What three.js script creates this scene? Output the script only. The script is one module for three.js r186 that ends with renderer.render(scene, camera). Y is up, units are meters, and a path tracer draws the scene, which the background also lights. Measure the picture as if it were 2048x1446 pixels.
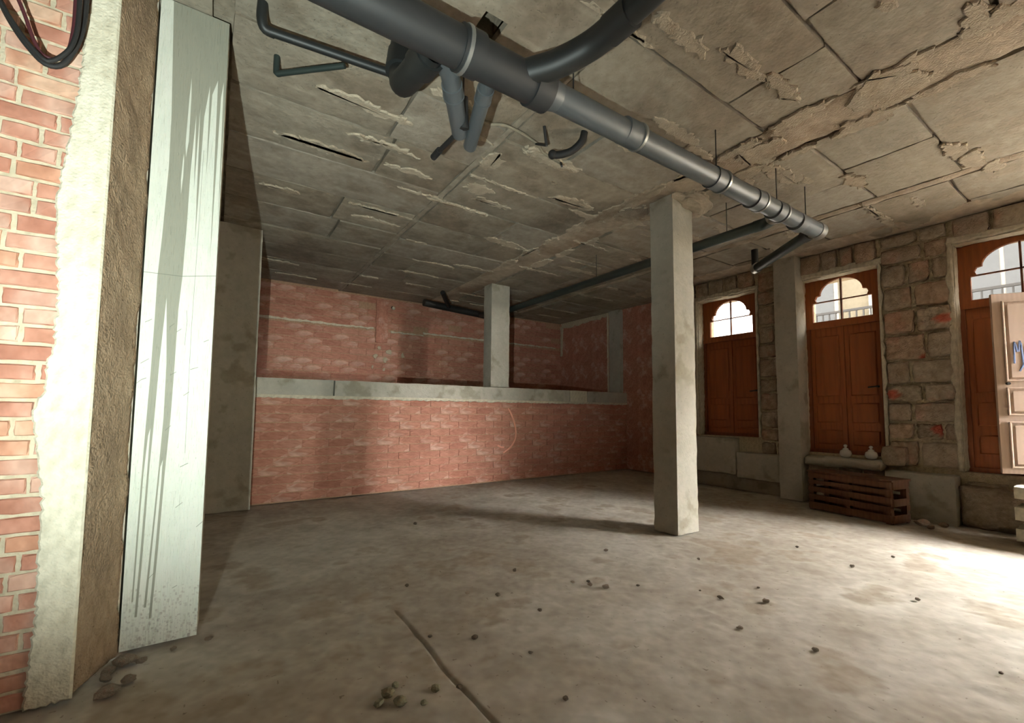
import * as THREE from 'three';
import { mergeGeometries } from 'three/addons/utils/BufferGeometryUtils.js';

// ---------- camera, sky, hand lamp, exposure ----------
const scene = new THREE.Scene();
const PH = 880;                                             // focal length in pixels of a 2048 x 1446 frame
const camera = new THREE.PerspectiveCamera(2 * Math.atan(723 / PH) * 180 / Math.PI, 2048 / 1446, 0.05, 200);
camera.rotation.order = 'YXZ';
camera.position.set(0, 1.25, 0);
camera.rotation.set(THREE.MathUtils.degToRad(3.854), THREE.MathUtils.degToRad(-34.04), THREE.MathUtils.degToRad(0.455));
camera.setViewOffset(2048, 1446, 0, -40, 2048, 1446);       // the lens axis lies a little under the middle of the frame
scene.add(camera);
scene.background = new THREE.Color().setRGB(1.0, 0.985, 0.95);
scene.backgroundIntensity = 155;                             // bright overcast sky, seen only through the openings
const renderer = new THREE.WebGLRenderer({ antialias: true });
renderer.toneMapping = THREE.LinearToneMapping;
renderer.toneMappingExposure = 0.82;
renderer.shadowMap.enabled = true;
const torch = new THREE.SpotLight(new THREE.Color().setRGB(0.88, 1.0, 0.94), 68, 0, 0.84, 1.0, 2);
torch.position.set(-0.41, 0.88, -0.05);
torch.target.position.set(0.4, 2.6, -3.5);
torch.castShadow = true; torch.shadow.radius = 0.6; torch.shadow.mapSize.set(2048, 2048); torch.shadow.camera.near = 0.05;
scene.add(torch, torch.target);

// ---------- helpers ----------
function rng(seed) { let s = seed >>> 0; return () => { s = (s + 0x6D2B79F5) >>> 0; let t = s; t = Math.imul(t ^ (t >>> 15), t | 1); t ^= t + Math.imul(t ^ (t >>> 7), t | 61); return ((t ^ (t >>> 14)) >>> 0) / 4294967296; }; }
const lerp = (a, b, t) => a + (b - a) * t, clamp = (v, a = 0, b = 1) => Math.min(b, Math.max(a, v));
const sstep = (a, b, v) => { const t = clamp((v - a) / (b - a)); return t * t * (3 - 2 * t); };
function hash2(i, j, s) { let h = (i * 374761393 + j * 668265263 + s * 974634777) | 0; h = Math.imul(h ^ (h >>> 13), 1274126177); h ^= h >>> 16; return (h >>> 0) / 4294967296; }
function vnoise(x, y, s, per) {                              // value noise, wraps after per cells
  const i = Math.floor(x), j = Math.floor(y), u = x - i, v = y - j, a = u * u * (3 - 2 * u), b = v * v * (3 - 2 * v);
  const w = (n) => per ? ((n % per) + per) % per : n;
  return lerp(lerp(hash2(w(i), w(j), s), hash2(w(i + 1), w(j), s), a), lerp(hash2(w(i), w(j + 1), s), hash2(w(i + 1), w(j + 1), s), a), b);
}
function fbm(x, y, s, oct, per) { let v = 0, a = 0.5, n = 0; for (let o = 0; o < oct; o++) { v += a * vnoise(x, y, s + o * 17, per); n += a; x *= 2; y *= 2; if (per) per *= 2; a *= 0.5; } return v / n; }
function n3(x, y, z, s) { return (vnoise(x + z * 0.71, y - z * 0.53, s) + vnoise(y + x * 0.37, z + x * 0.61, s + 5)) - 1; }
function tex(size, period, fn, colour = true, h = size) {    // fn(u, v) in 0..1 -> [r, g, b] in sRGB 0..255 or a grey
  const d = new Uint8Array(size * h * 4);
  for (let j = 0; j < h; j++) for (let i = 0; i < size; i++) {
    const c = fn(i / size, j / h), k = (j * size + i) * 4;
    if (Array.isArray(c)) { d[k] = clamp(c[0], 0, 255); d[k + 1] = clamp(c[1], 0, 255); d[k + 2] = clamp(c[2], 0, 255); } else d[k] = d[k + 1] = d[k + 2] = clamp(c, 0, 1) * 255;
    d[k + 3] = 255;
  }
  const t = new THREE.DataTexture(d, size, h); t.wrapS = t.wrapT = THREE.RepeatWrapping; t.magFilter = THREE.LinearFilter; t.minFilter = THREE.LinearMipmapLinearFilter; t.generateMipmaps = true;
  if (colour) t.colorSpace = THREE.SRGBColorSpace;
  t.repeat.set(1 / period, 1 / period); t.needsUpdate = true; return t;
}
const mix3 = (a, b, t) => [lerp(a[0], b[0], t), lerp(a[1], b[1], t), lerp(a[2], b[2], t)];
const used = new Map();
function numbered(name) { const n = used.get(name) ?? 0; used.set(name, n + 1); return n ? name + '_' + String(n).padStart(3, '0') : name; }
function mesh(name, geo, mat, parent, top = false) {
  const m = new THREE.Mesh(geo, mat); m.name = top ? numbered(name) : name; m.castShadow = m.receiveShadow = true; (parent ?? scene).add(m); return m;
}
function tag(o, label, category, group) { o.userData.label = label; o.userData.category = category; if (group) o.userData.group = group; return o; }
function thing(name, label, category, pos = [0, 0, 0], group) { const g = new THREE.Group(); g.name = numbered(name); g.position.set(...pos); scene.add(g); return tag(g, label, category, group); }
function structure(o, label) { o.userData.kind = 'structure'; if (label) o.userData.label = label; return o; }
function room(name, label) { const g = new THREE.Group(); g.name = name; scene.add(g); return structure(g, label); }
function metreUV(g, off = 0) {                               // box-projected uv in metres
  g = g.index ? g.toNonIndexed() : g; const p = g.attributes.position, uv = new Float32Array(p.count * 2), a = new THREE.Vector3(), b = new THREE.Vector3(), c = new THREE.Vector3();
  for (let i = 0; i < p.count; i += 3) {
    a.fromBufferAttribute(p, i); b.fromBufferAttribute(p, i + 1); c.fromBufferAttribute(p, i + 2);
    const n = b.clone().sub(a).cross(c.clone().sub(a)), x = Math.abs(n.x), y = Math.abs(n.y), z = Math.abs(n.z);
    [a, b, c].forEach((v, k) => { const q = y >= x && y >= z ? [v.x, v.z] : x >= z ? [v.z, v.y] : [v.x, v.y]; uv[(i + k) * 2] = q[0] + off; uv[(i + k) * 2 + 1] = q[1] + off * 1.7; });
  }
  g.setAttribute('uv', new THREE.BufferAttribute(uv, 2)); return g;
}
function box(x0, x1, y0, y1, z0, z1, off = 0) { const g = new THREE.BoxGeometry(x1 - x0, y1 - y0, z1 - z0); g.translate((x0 + x1) / 2, (y0 + y1) / 2, (z0 + z1) / 2); return metreUV(g, off); }
// box with subdivided, softened and slightly worn sides
function worn(x0, x1, y0, y1, z0, z1, { cell = 0.08, amp = 0.006, round = 0.012, freq = 6, seed = 1, off = 0, most = 60 } = {}) {
  const w = x1 - x0, h = y1 - y0, d = z1 - z0, sg = (v) => Math.max(1, Math.min(most, Math.round(v / cell)));
  const g = new THREE.BoxGeometry(w, h, d, sg(w), sg(h), sg(d)); g.translate((x0 + x1) / 2, (y0 + y1) / 2, (z0 + z1) / 2);
  metreUVkeep(g, off);
  const p = g.attributes.position, cx = (x0 + x1) / 2, cy = (y0 + y1) / 2, cz = (z0 + z1) / 2, e = 1e-4;
  for (let i = 0; i < p.count; i++) {
    let x = p.getX(i), y = p.getY(i), z = p.getZ(i);
    const ex = Math.abs(Math.abs(x - cx) - w / 2) < e, ey = Math.abs(Math.abs(y - cy) - h / 2) < e, ez = Math.abs(Math.abs(z - cz) - d / 2) < e, n = ex + ey + ez;
    const q = n3(x * freq, y * freq, z * freq, seed) * amp + n3(x * freq * 3.1, y * freq * 3.1, z * freq * 3.1, seed + 9) * amp * 0.5 - (n > 1 ? round * (0.6 + 0.8 * hash2(Math.round(x * 97), Math.round(y * 89 + z * 71), seed)) : 0);
    if (ex) x += Math.sign(x - cx) * q; if (ey) y += Math.sign(y - cy) * q; if (ez) z += Math.sign(z - cz) * q;
    p.setXYZ(i, x, y, z);
  }
  g.computeVertexNormals(); return g;
}
function metreUVkeep(g, off) { const p = g.attributes.position, n = g.attributes.normal, uv = g.attributes.uv; for (let i = 0; i < p.count; i++) { const x = Math.abs(n.getX(i)), y = Math.abs(n.getY(i)); uv.setXY(i, (x > 0.7 ? p.getZ(i) : p.getX(i)) + off, (y > 0.7 ? p.getZ(i) : p.getY(i)) + off * 1.7); } }
// a brick or stone: face towards +z, back at z = 0, edges turned back, few triangles
function faceBlock(w, h, d, nx, ny, bevel, amp, seed, corner = 0) {
  const r = rng(seed), pos = [], uv = [], idx = [], uo = r() * 9, vo = r() * 9;
  for (let j = 0; j <= ny; j++) for (let i = 0; i <= nx; i++) {
    const ed = (i === 0 || i === nx) + (j === 0 || j === ny); let x = (i / nx - 0.5) * w, y = (j / ny - 0.5) * h;
    let s = nx > 2 && (i === 1 || i === nx - 1) ? Math.sign(x) * (w / 2 - bevel * 1.2) : x, t = ny > 2 && (j === 1 || j === ny - 1) ? Math.sign(y) * (h / 2 - bevel * 1.2) : y;
    if (ed) { s = x - Math.sign(x) * r() * amp; t = y - Math.sign(y) * r() * amp; if (ed === 2) { s *= 1 - corner; t *= 1 - corner; } }
    pos.push(s, t, d - (ed ? bevel : 0) + (r() - 0.5) * amp * 1.4); uv.push(x + uo, y + vo);
  }
  for (let j = 0; j < ny; j++) for (let i = 0; i < nx; i++) { const a = j * (nx + 1) + i, b = a + 1, c = a + nx + 1, e = c + 1; idx.push(a, b, e, a, e, c); }
  const ring = []; for (let i = 0; i < nx; i++) ring.push(i); for (let j = 0; j < ny; j++) ring.push(j * (nx + 1) + nx); for (let i = nx; i > 0; i--) ring.push(ny * (nx + 1) + i); for (let j = ny; j > 0; j--) ring.push(j * (nx + 1));
  const base = pos.length / 3; ring.forEach((k) => { pos.push(pos[k * 3], pos[k * 3 + 1], 0); uv.push(uv[k * 2] + 0.03, uv[k * 2 + 1] + 0.03); });
  ring.forEach((k, n) => { const m = (n + 1) % ring.length; idx.push(k, base + n, base + m, k, base + m, ring[m]); });
  const g = new THREE.BufferGeometry(); g.setAttribute('position', new THREE.Float32BufferAttribute(pos, 3)); g.setAttribute('uv', new THREE.Float32BufferAttribute(uv, 2)); g.setIndex(idx); const q = nx < 5 ? g.toNonIndexed() : g; q.computeVertexNormals(); return q;
}
// ragged flat patch: outline of [u, v] points, roughened, extruded to a soft-edged cake of thickness t (towards +z)
function patch(pts, t, seed, jag = 0.012, step = 0.03, bevel = 0.006) {
  const r = rng(seed), out = [];
  pts.forEach((p, i) => { const q = pts[(i + 1) % pts.length], l = Math.hypot(q[0] - p[0], q[1] - p[1]), n = Math.max(1, Math.round(l / step)); for (let k = 0; k < n; k++) { const keep = k === 0 && p[2]; out.push(new THREE.Vector2(lerp(p[0], q[0], k / n) + (p[2] || keep ? 0 : (r() - 0.5) * 2 * jag), lerp(p[1], q[1], k / n) + (p[2] ? 0 : (r() - 0.5) * 2 * jag))); } });
  const g = new THREE.ExtrudeGeometry(new THREE.Shape(out), { depth: Math.max(0.001, t - bevel), bevelEnabled: true, bevelThickness: bevel, bevelSize: bevel, bevelOffset: -bevel, bevelSegments: 1, steps: 1 });
  return metreUV(g, r() * 5);
}
const blob = (cx, cy, rx, ry, seed, n = 14) => { const r = rng(seed); return Array.from({ length: n }, (_, i) => { const a = i / n * Math.PI * 2, k = 0.7 + 0.5 * r(); return [cx + Math.cos(a) * rx * k, cy + Math.sin(a) * ry * k]; }); };
function tube(pts, r, seg = 24, rad = 14) { return new THREE.TubeGeometry(new THREE.CatmullRomCurve3(pts.map((p) => new THREE.Vector3(...p)), false, 'centripetal'), seg, r, rad, false); }
function rod(a, b, r, rad = 16, open = false, r2 = r) {
  const A = new THREE.Vector3(...a), B = new THREE.Vector3(...b), l = A.distanceTo(B), g = new THREE.CylinderGeometry(r2, r, l, rad, 1, open);
  g.applyQuaternion(new THREE.Quaternion().setFromUnitVectors(new THREE.Vector3(0, 1, 0), B.clone().sub(A).normalize())); g.translate((A.x + B.x) / 2, (A.y + B.y) / 2, (A.z + B.z) / 2); return g;
}
const along = (a, b, t) => [lerp(a[0], b[0], t), lerp(a[1], b[1], t), lerp(a[2], b[2], t)];

// ---------- surfaces ----------
const tConc = tex(1024, 1.9, (u, v) => {
  const a = fbm(u * 5, v * 5, 3, 5, 5), b = fbm(u * 40, v * 40, 41, 3, 40), c = fbm(u * 9, v * 9, 77, 4, 9), pit = vnoise(u * 150, v * 150, 8, 150) > 0.93 ? -22 : 0;
  return mix3([168, 164, 150], [196, 192, 178], a + (b - 0.5) * 0.5).map((x, k) => x + pit - sstep(0.58, 0.75, c) * [22, 24, 28][k]);
});
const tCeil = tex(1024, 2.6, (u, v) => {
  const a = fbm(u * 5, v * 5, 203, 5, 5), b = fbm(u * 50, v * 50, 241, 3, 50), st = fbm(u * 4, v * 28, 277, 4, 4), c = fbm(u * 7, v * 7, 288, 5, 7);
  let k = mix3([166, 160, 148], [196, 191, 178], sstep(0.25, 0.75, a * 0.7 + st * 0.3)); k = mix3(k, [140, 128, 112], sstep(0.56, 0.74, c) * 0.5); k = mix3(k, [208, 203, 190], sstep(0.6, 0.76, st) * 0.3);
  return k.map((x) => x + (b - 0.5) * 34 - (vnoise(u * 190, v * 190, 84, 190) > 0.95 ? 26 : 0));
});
const bConc = tex(1024, 1.3, (u, v) => 0.55 * fbm(u * 10, v * 10, 5, 5, 10) + 0.3 * fbm(u * 60, v * 60, 6, 2, 60) + 0.15 * (vnoise(u * 130, v * 130, 9, 130) > 0.9 ? 0 : 1), false);
const tFloor = tex(1024, 4.3, (u, v) => {
  const a = fbm(u * 4, v * 4, 13, 6, 4), b = fbm(u * 14, v * 14, 21, 5, 14), c = fbm(u * 90, v * 90, 33, 2, 90), st = fbm(u * 6, v * 26, 51, 4, 2);
  let k = mix3([158, 148, 134], [196, 190, 178], sstep(0.3, 0.7, a * 0.55 + b * 0.45)); k = mix3(k, [138, 122, 102], sstep(0.56, 0.72, b) * 0.55); k = mix3(k, [208, 204, 194], sstep(0.55, 0.75, st) * 0.45);
  return k.map((x) => x + (c - 0.5) * 26 - (vnoise(u * 260, v * 260, 4, 260) > 0.965 ? 40 : 0));
});
const bFloor = tex(1024, 2.3, (u, v) => 0.5 * fbm(u * 8, v * 8, 15, 6, 8) + 0.3 * fbm(u * 44, v * 44, 16, 3, 44) + 0.2 * fbm(u * 5, v * 20, 18, 4, 5), false);
const tBrick = tex(512, 0.7, (u, v) => {
  const a = fbm(u * 6, v * 6, 61, 5, 6), b = fbm(u * 30, v * 30, 62, 3, 30), e = fbm(u * 5, v * 5, 63, 4, 5);
  return mix3(mix3([172, 120, 100], [204, 156, 134], a), [222, 200, 184], sstep(0.56, 0.74, e) * 0.5).map((x) => x + (b - 0.5) * 40);
});
const bRough = tex(512, 0.45, (u, v) => 0.6 * fbm(u * 8, v * 8, 65, 5, 8) + 0.4 * fbm(u * 50, v * 50, 66, 2, 50), false);
const tPlas = tex(512, 0.9, (u, v) => { const a = fbm(u * 5, v * 5, 71, 5, 5), b = fbm(u * 40, v * 40, 72, 2, 40), c = fbm(u * 11, v * 7, 73, 4, 1); return mix3([206, 198, 174], [226, 220, 200], a).map((x) => x + (b - 0.5) * 20 - sstep(0.6, 0.8, c) * 18); });
const tDirt = tex(512, 0.55, (u, v) => { const a = fbm(u * 4, v * 2, 81, 5, 2), b = fbm(u * 20, v * 12, 82, 4, 4), c = fbm(u * 7, v * 3, 83, 5, 1); return mix3(mix3([120, 100, 78], [158, 138, 112], a), [70, 60, 48], sstep(0.58, 0.72, c) * 0.7).map((x) => x + (b - 0.5) * 40); });
const tWood = tex(512, 1.0, (u, v) => { const g = fbm(u * 60, v * 4, 91, 3, 4), a = fbm(u * 12, v * 3, 92, 4, 3); return mix3([150, 96, 56], [186, 128, 80], a * 0.5 + g * 0.5).map((x) => x + (g - 0.5) * 30); });
const tPale = tex(512, 0.9, (u, v) => { const g = fbm(u * 50, v * 4, 95, 3, 2), a = fbm(u * 9, v * 5, 96, 4, 1); return mix3([206, 178, 156], [230, 208, 190], a * 0.6 + g * 0.4).map((x) => x + (g - 0.5) * 14); });
const tStone = tex(512, 0.8, (u, v) => { const a = fbm(u * 5, v * 5, 101, 5, 5), b = fbm(u * 26, v * 26, 102, 3, 26), c = fbm(u * 4, v * 4, 103, 4, 4); return mix3(mix3([150, 138, 122], [190, 180, 164], a), [190, 150, 132], sstep(0.55, 0.75, c) * 0.5).map((x) => x + (b - 0.5) * 44); });
const std = (o) => new THREE.MeshStandardMaterial({ roughness: 0.92, metalness: 0, ...o });
const lin = (r, g, b) => new THREE.Color().setRGB(r, g, b);
const M = {
  conc: std({ map: tConc, bumpMap: bConc, bumpScale: 0.006 }),
  concDark: std({ map: tConc, bumpMap: bConc, bumpScale: 0.008, color: lin(0.6, 0.56, 0.5) }),
  floor: std({ map: tFloor, bumpMap: bFloor, bumpScale: 0.009, roughness: 0.95 }),
  mortar: std({ map: tPlas, bumpMap: bRough, bumpScale: 0.006, color: lin(0.85, 0.8, 0.74) }),
  mortarRed: std({ map: tPlas, bumpMap: bRough, bumpScale: 0.006, color: lin(0.68, 0.46, 0.37) }),
  plaster: std({ map: tPlas, bumpMap: bRough, bumpScale: 0.008 }),
  dirt: std({ map: tDirt, bumpMap: bRough, bumpScale: 0.016 }),
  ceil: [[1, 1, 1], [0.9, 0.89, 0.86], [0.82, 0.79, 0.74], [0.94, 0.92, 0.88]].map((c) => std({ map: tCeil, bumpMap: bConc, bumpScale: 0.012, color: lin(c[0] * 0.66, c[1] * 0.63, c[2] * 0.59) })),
  joist: std({ map: tCeil, bumpMap: bRough, bumpScale: 0.014, color: lin(0.98, 0.87, 0.77) }),
  patchM: std({ map: tCeil, bumpMap: bRough, bumpScale: 0.014, color: lin(0.98, 0.9, 0.8) }),
  pvc: std({ color: lin(0.075, 0.086, 0.092), roughness: 0.4 }),
  pvcBlackish: std({ color: lin(0.022, 0.024, 0.025), roughness: 0.5 }),  // near-black tone for the thick left run of the drain pipe
  pvcDark: std({ color: lin(0.012, 0.014, 0.014), roughness: 0.5 }),
  pvcGreen: std({ color: lin(0.02, 0.032, 0.029), roughness: 0.5 }),
  clampM: std({ color: lin(0.5, 0.52, 0.5), roughness: 0.35, metalness: 0.8 }),
  black: std({ color: lin(0.012, 0.012, 0.012), roughness: 0.7 }),
  wood: std({ map: tWood, color: lin(0.58, 0.36, 0.15), roughness: 0.6 }),
  woodDark: std({ map: tWood, color: lin(0.4, 0.24, 0.12), roughness: 0.65 }),
  crate: std({ map: tWood, color: lin(0.19, 0.18, 0.165), roughness: 0.85 }),  // wood colour darkened to stand in for the shade on the crate
  pale: std({ map: tPale, roughness: 0.6 }),
  white: std({ map: tPlas, color: lin(1.05, 1.05, 1.05), roughness: 0.8 }),
  chrome: std({ color: lin(0.85, 0.85, 0.82), roughness: 0.12, metalness: 1 }),
  glass: new THREE.MeshPhysicalMaterial({ color: lin(0.09, 0.086, 0.08), roughness: 0.08, transmission: 1, thickness: 0, ior: 1.5, metalness: 0 }),
  glaze: new THREE.MeshPhysicalMaterial({ color: lin(0.72, 0.72, 0.68), roughness: 0.2, clearcoat: 1, clearcoatRoughness: 0.05 }),
  iron: std({ color: lin(0.03, 0.03, 0.03), roughness: 0.6, metalness: 0.3 }),
};
M.brickNear = [[1.0, 0.98, 0.98], [0.95, 0.86, 0.84], [1.06, 1.04, 0.94], [0.96, 0.9, 0.88], [1.1, 1.16, 1.14], [0.86, 0.76, 0.74]].map((c) => std({ map: tBrick, bumpMap: bRough, bumpScale: 0.006, color: lin(...c) }));
M.brickLow = M.brickBack = M.brickNear;                      // one kind of clay throughout the hall
M.stone = [[1, 1, 0.98], [0.84, 0.82, 0.8], [1.0, 0.9, 0.84], [0.74, 0.72, 0.68], [0.92, 0.94, 0.92]].map((c) => std({ map: tStone, bumpMap: bRough, bumpScale: 0.016, color: lin(c[0] * 1.08, c[1] * 1.02, c[2] * 0.98) }));

const C = 3.58, WX = 7.2;
// ---------- floor ----------
{
  const g = room('floor', 'dusty grey concrete floor strewn with grit and old mortar');
  const x0 = -5.3, x1 = 7.7, z0 = -9.2, z1 = 10.3, fine = (lo, hi, a, b, s, S) => { const o = []; let v = lo; while (v < hi - 1e-6) { o.push(v); v += s < S && lo < -5.2 && v > 0.93 && v < 1.07 ? 0.007 : v >= a && v < b ? s : S; } o.push(hi); return o; };
  const xs = fine(x0, x1, -0.8, 6.9, 0.03, 0.12), zs = fine(z0, z1, -6.8, -0.3, 0.03, 0.12), pos = [], uv = [], idx = [];
  const crackX = (z) => 1.0 + (fbm(z * 3, 1, 7, 3) - 0.5) * 0.05;
  for (const z of zs) for (const x of xs) {
    let y = (fbm(x * 1.3, z * 1.3, 201, 3) - 0.5) * 0.016 + (fbm(x * 5, z * 5, 202, 3) - 0.5) * 0.011;
    const sc = fbm(x * 2.2 + z * 1.1, z * 5.5 - x * 2, 205, 3); y += sstep(0.55, 0.66, sc) * 0.004;                     // trodden mortar crusts
    const lump = fbm(x * 11, z * 11, 207, 2); y += sstep(0.7, 0.84, lump) * 0.008;
    if (z > -2.75 && z < -1.2) y -= 0.016 * Math.exp(-(((x - crackX(z)) / 0.009) ** 2));
    if (x > 1.9 && x < 3.6) y -= 0.01 * Math.exp(-(((z + 0.62 * (x - 1.9) * 0 + 2.62 - 0.75 * (x - 1.9)) / 0.025) ** 2));
    pos.push(x, y - 0.012, z); uv.push(x, z);
  }
  const n = xs.length; for (let j = 0; j < zs.length - 1; j++) for (let i = 0; i < n - 1; i++) { const a = j * n + i; idx.push(a, a + n, a + n + 1, a, a + n + 1, a + 1); }
  const q = new THREE.BufferGeometry(); q.setAttribute('position', new THREE.Float32BufferAttribute(pos, 3)); q.setAttribute('uv', new THREE.Float32BufferAttribute(uv, 2)); q.setIndex(idx); q.computeVertexNormals();
  mesh('screed', q, M.floor, g); mesh('subfloor', box(x0, x1, -0.3, -0.06, z0, z1), M.concDark, g);
}
// ---------- ceiling: planks between plastered joists ----------
{
  const g = room('ceiling', 'rough plank and joist concrete ceiling with plaster smears');
  const hole = [1.21, 1.36, -2.26, -2.09];
  const sh = new THREE.Shape([[-5.3, -9.2], [7.72, -9.2], [7.72, 10.4], [-5.3, 10.4]].map((p) => new THREE.Vector2(p[0], p[1])));
  sh.holes.push(new THREE.Path([[hole[0], hole[2]], [hole[0], hole[3]], [hole[1], hole[3]], [hole[1], hole[2]]].map((p) => new THREE.Vector2(...p))));
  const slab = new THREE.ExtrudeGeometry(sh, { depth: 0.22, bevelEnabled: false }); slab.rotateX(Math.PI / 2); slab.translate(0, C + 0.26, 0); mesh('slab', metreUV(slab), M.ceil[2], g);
  mesh('shaft', mergeGeometries([box(hole[0] - 0.1, hole[1] + 0.1, C + 1, C + 1.05, hole[2] - 0.1, hole[3] + 0.1), box(hole[0] - 0.1, hole[0] - 0.02, C + 0.26, C + 1, hole[2] - 0.1, hole[3] + 0.1), box(hole[1] + 0.02, hole[1] + 0.1, C + 0.26, C + 1, hole[2] - 0.1, hole[3] + 0.1), box(hole[0] - 0.1, hole[1] + 0.1, C + 0.26, C + 1, hole[2] - 0.1, hole[2] - 0.02), box(hole[0] - 0.1, hole[1] + 0.1, C + 0.26, C + 1, hole[3] + 0.02, hole[3] + 0.1)]), M.concDark, g);
  const r = rng(77), lines = [-2.1, -0.06, 1.95, 3.95, 5.9, 7.72], half = [0.05, 0.05, 0.035, 0.24, 0.07, 0];
  let k = 0;
  for (let b = 0; b < lines.length - 1; b++) {
    const a0 = lines[b] + half[b], a1 = lines[b + 1] - half[b + 1];
    for (let z = -9.0 + (b % 2) * 0.12; z < 4.2; z += 0.66) {
      const near = z > -8.5 && z < 0.5 && b > 0, split = near && r() < 0.6 ? lerp(a0, a1, 0.3 + 0.4 * r()) : null, segs = split ? [[a0, split - 0.006], [split + 0.006, a1]] : [[a0, a1]];
      for (const [s0, s1] of segs) {
        const gap = 0.003 + 0.006 * r(), drop = r() * 0.011, zz0 = z + gap, zz1 = z + 0.66 - gap, cut = s0 < hole[1] && s1 > hole[0] && zz0 < hole[3] && zz1 > hole[2];
        const mat = M.ceil[k++ % 4], o = { cell: 0.09, amp: 0.007, round: 0.007, freq: 3.5, seed: 300 + k, off: r() * 7 };
        const parts = cut ? [[s0, hole[0], zz0, zz1], [hole[1], s1, zz0, zz1], [hole[0], hole[1], zz0, hole[2]], [hole[0], hole[1], hole[3], zz1]].filter((q) => q[1] - q[0] > 0.02 && q[3] - q[2] > 0.02) : [[s0, s1, zz0, zz1]];
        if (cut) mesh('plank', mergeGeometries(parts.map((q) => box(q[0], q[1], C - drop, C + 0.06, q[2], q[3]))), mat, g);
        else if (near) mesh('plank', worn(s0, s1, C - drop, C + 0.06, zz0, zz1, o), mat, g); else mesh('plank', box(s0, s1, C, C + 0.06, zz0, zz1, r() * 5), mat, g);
      }
    }
  }
  mesh('joist', worn(3.72, 4.18, C - 0.002, C + 0.06, -9, 4.2, { cell: 0.06, amp: 0.014, round: 0.012, freq: 4, seed: 11, most: 200 }), M.joist, g);
  mesh('joist', worn(1.91, 1.99, C - 0.004, C + 0.05, -9, 4.2, { cell: 0.05, amp: 0.008, round: 0.01, freq: 5, seed: 12, most: 200 }), M.ceil[1], g);
  mesh('joist', worn(5.83, 5.97, C - 0.006, C + 0.05, -9, 4.2, { cell: 0.05, amp: 0.01, round: 0.01, freq: 5, seed: 13, most: 200 }), M.joist, g);
  mesh('edge_beam', worn(6.75, 7.25, C - 0.012, C + 0.05, -6, 4.2, { cell: 0.07, amp: 0.012, round: 0.015, freq: 4, seed: 14, most: 160 }), M.joist, g);
  // plaster smears along the joints: [x, z, half length, half width]
  const smears = [[4.5, -1.98, 0.3, 0.09], [4.85, -1.86, 0.22, 0.07], [5.2, -1.62, 0.2, 0.08], [5.3, -0.92, 0.2, 0.08], [5.62, -0.86, 0.22, 0.09], [5.95, -0.78, 0.15, 0.08], [2.3, -1.55, 0.3, 0.06], [2.85, -1.45, 0.3, 0.06], [3.3, -1.4, 0.24, 0.05], [3.1, -2.15, 0.34, 0.06], [3.5, -2.2, 0.2, 0.06],
    [3.05, -2.5, 0.26, 0.07], [4.2, -2.75, 0.22, 0.14], [3.6, -3.72, 0.3, 0.07], [4.1, -3.5, 0.24, 0.08], [0.85, -3.3, 0.35, 0.06], [1.15, -3.72, 0.3, 0.05], [0.7, -4.06, 0.36, 0.07], [1.5, -4.0, 0.25, 0.05], [0.5, -5.1, 0.2, 0.05], [1.5, -5.3, 0.3, 0.05], [2.2, -3.9, 0.16, 0.12], [2.5, -4.1, 0.3, 0.06], [2.05, -3.4, 0.1, 0.18], [3.2, -5.0, 0.4, 0.08], [3.4, -6.2, 0.4, 0.07],
    [5.1, -3.4, 0.35, 0.08], [5.5, -4.4, 0.4, 0.07], [6.3, -2.6, 0.3, 0.08], [6.3, -1.4, 0.2, 0.05], [4.9, -5.3, 0.4, 0.08], [2.9, -0.75, 0.22, 0.05], [3.6, -0.5, 0.2, 0.06], [1.4, -2.85, 0.22, 0.05], [1.75, -3.15, 0.18, 0.05], [2.5, -3.1, 0.3, 0.06], [2.9, -3.35, 0.22, 0.05]];
  for (let i = 0; i < 22; i++) smears.push([(i % 2 ? 3.72 : 4.19) + (r() - 0.5) * 0.05, -0.2 - i * 0.26 + r() * 0.1, 0.05 + 0.06 * r(), 0.14 + 0.2 * r()]);
  smears.push([4.35, -2.35, 0.22, 0.2], [3.95, -1.9, 0.2, 0.2], [3.9, -1.0, 0.26, 0.22], [4.0, -3.4, 0.24, 0.2], [3.2, -3.55, 0.3, 0.1]);
  for (let i = 0; i < 46; i++) { const row = Math.floor(r() * 11); smears.push([0.1 + r() * 6.6, -8.34 + 0.66 * row + (r() - 0.5) * 0.06, 0.14 + 0.3 * r(), 0.018 + 0.03 * r()]); }
  smears.forEach(([x, z, l, w], i) => { const p = patch(blob(x, z, l, w, 400 + i), 0.014 + 0.012 * hash2(i, 3, 5), 500 + i, 0.022, 0.03, 0.009); p.rotateX(Math.PI / 2); p.translate(0, C + 0.004, 0); mesh('plaster_smear', p, M.patchM, g); });
}
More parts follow.
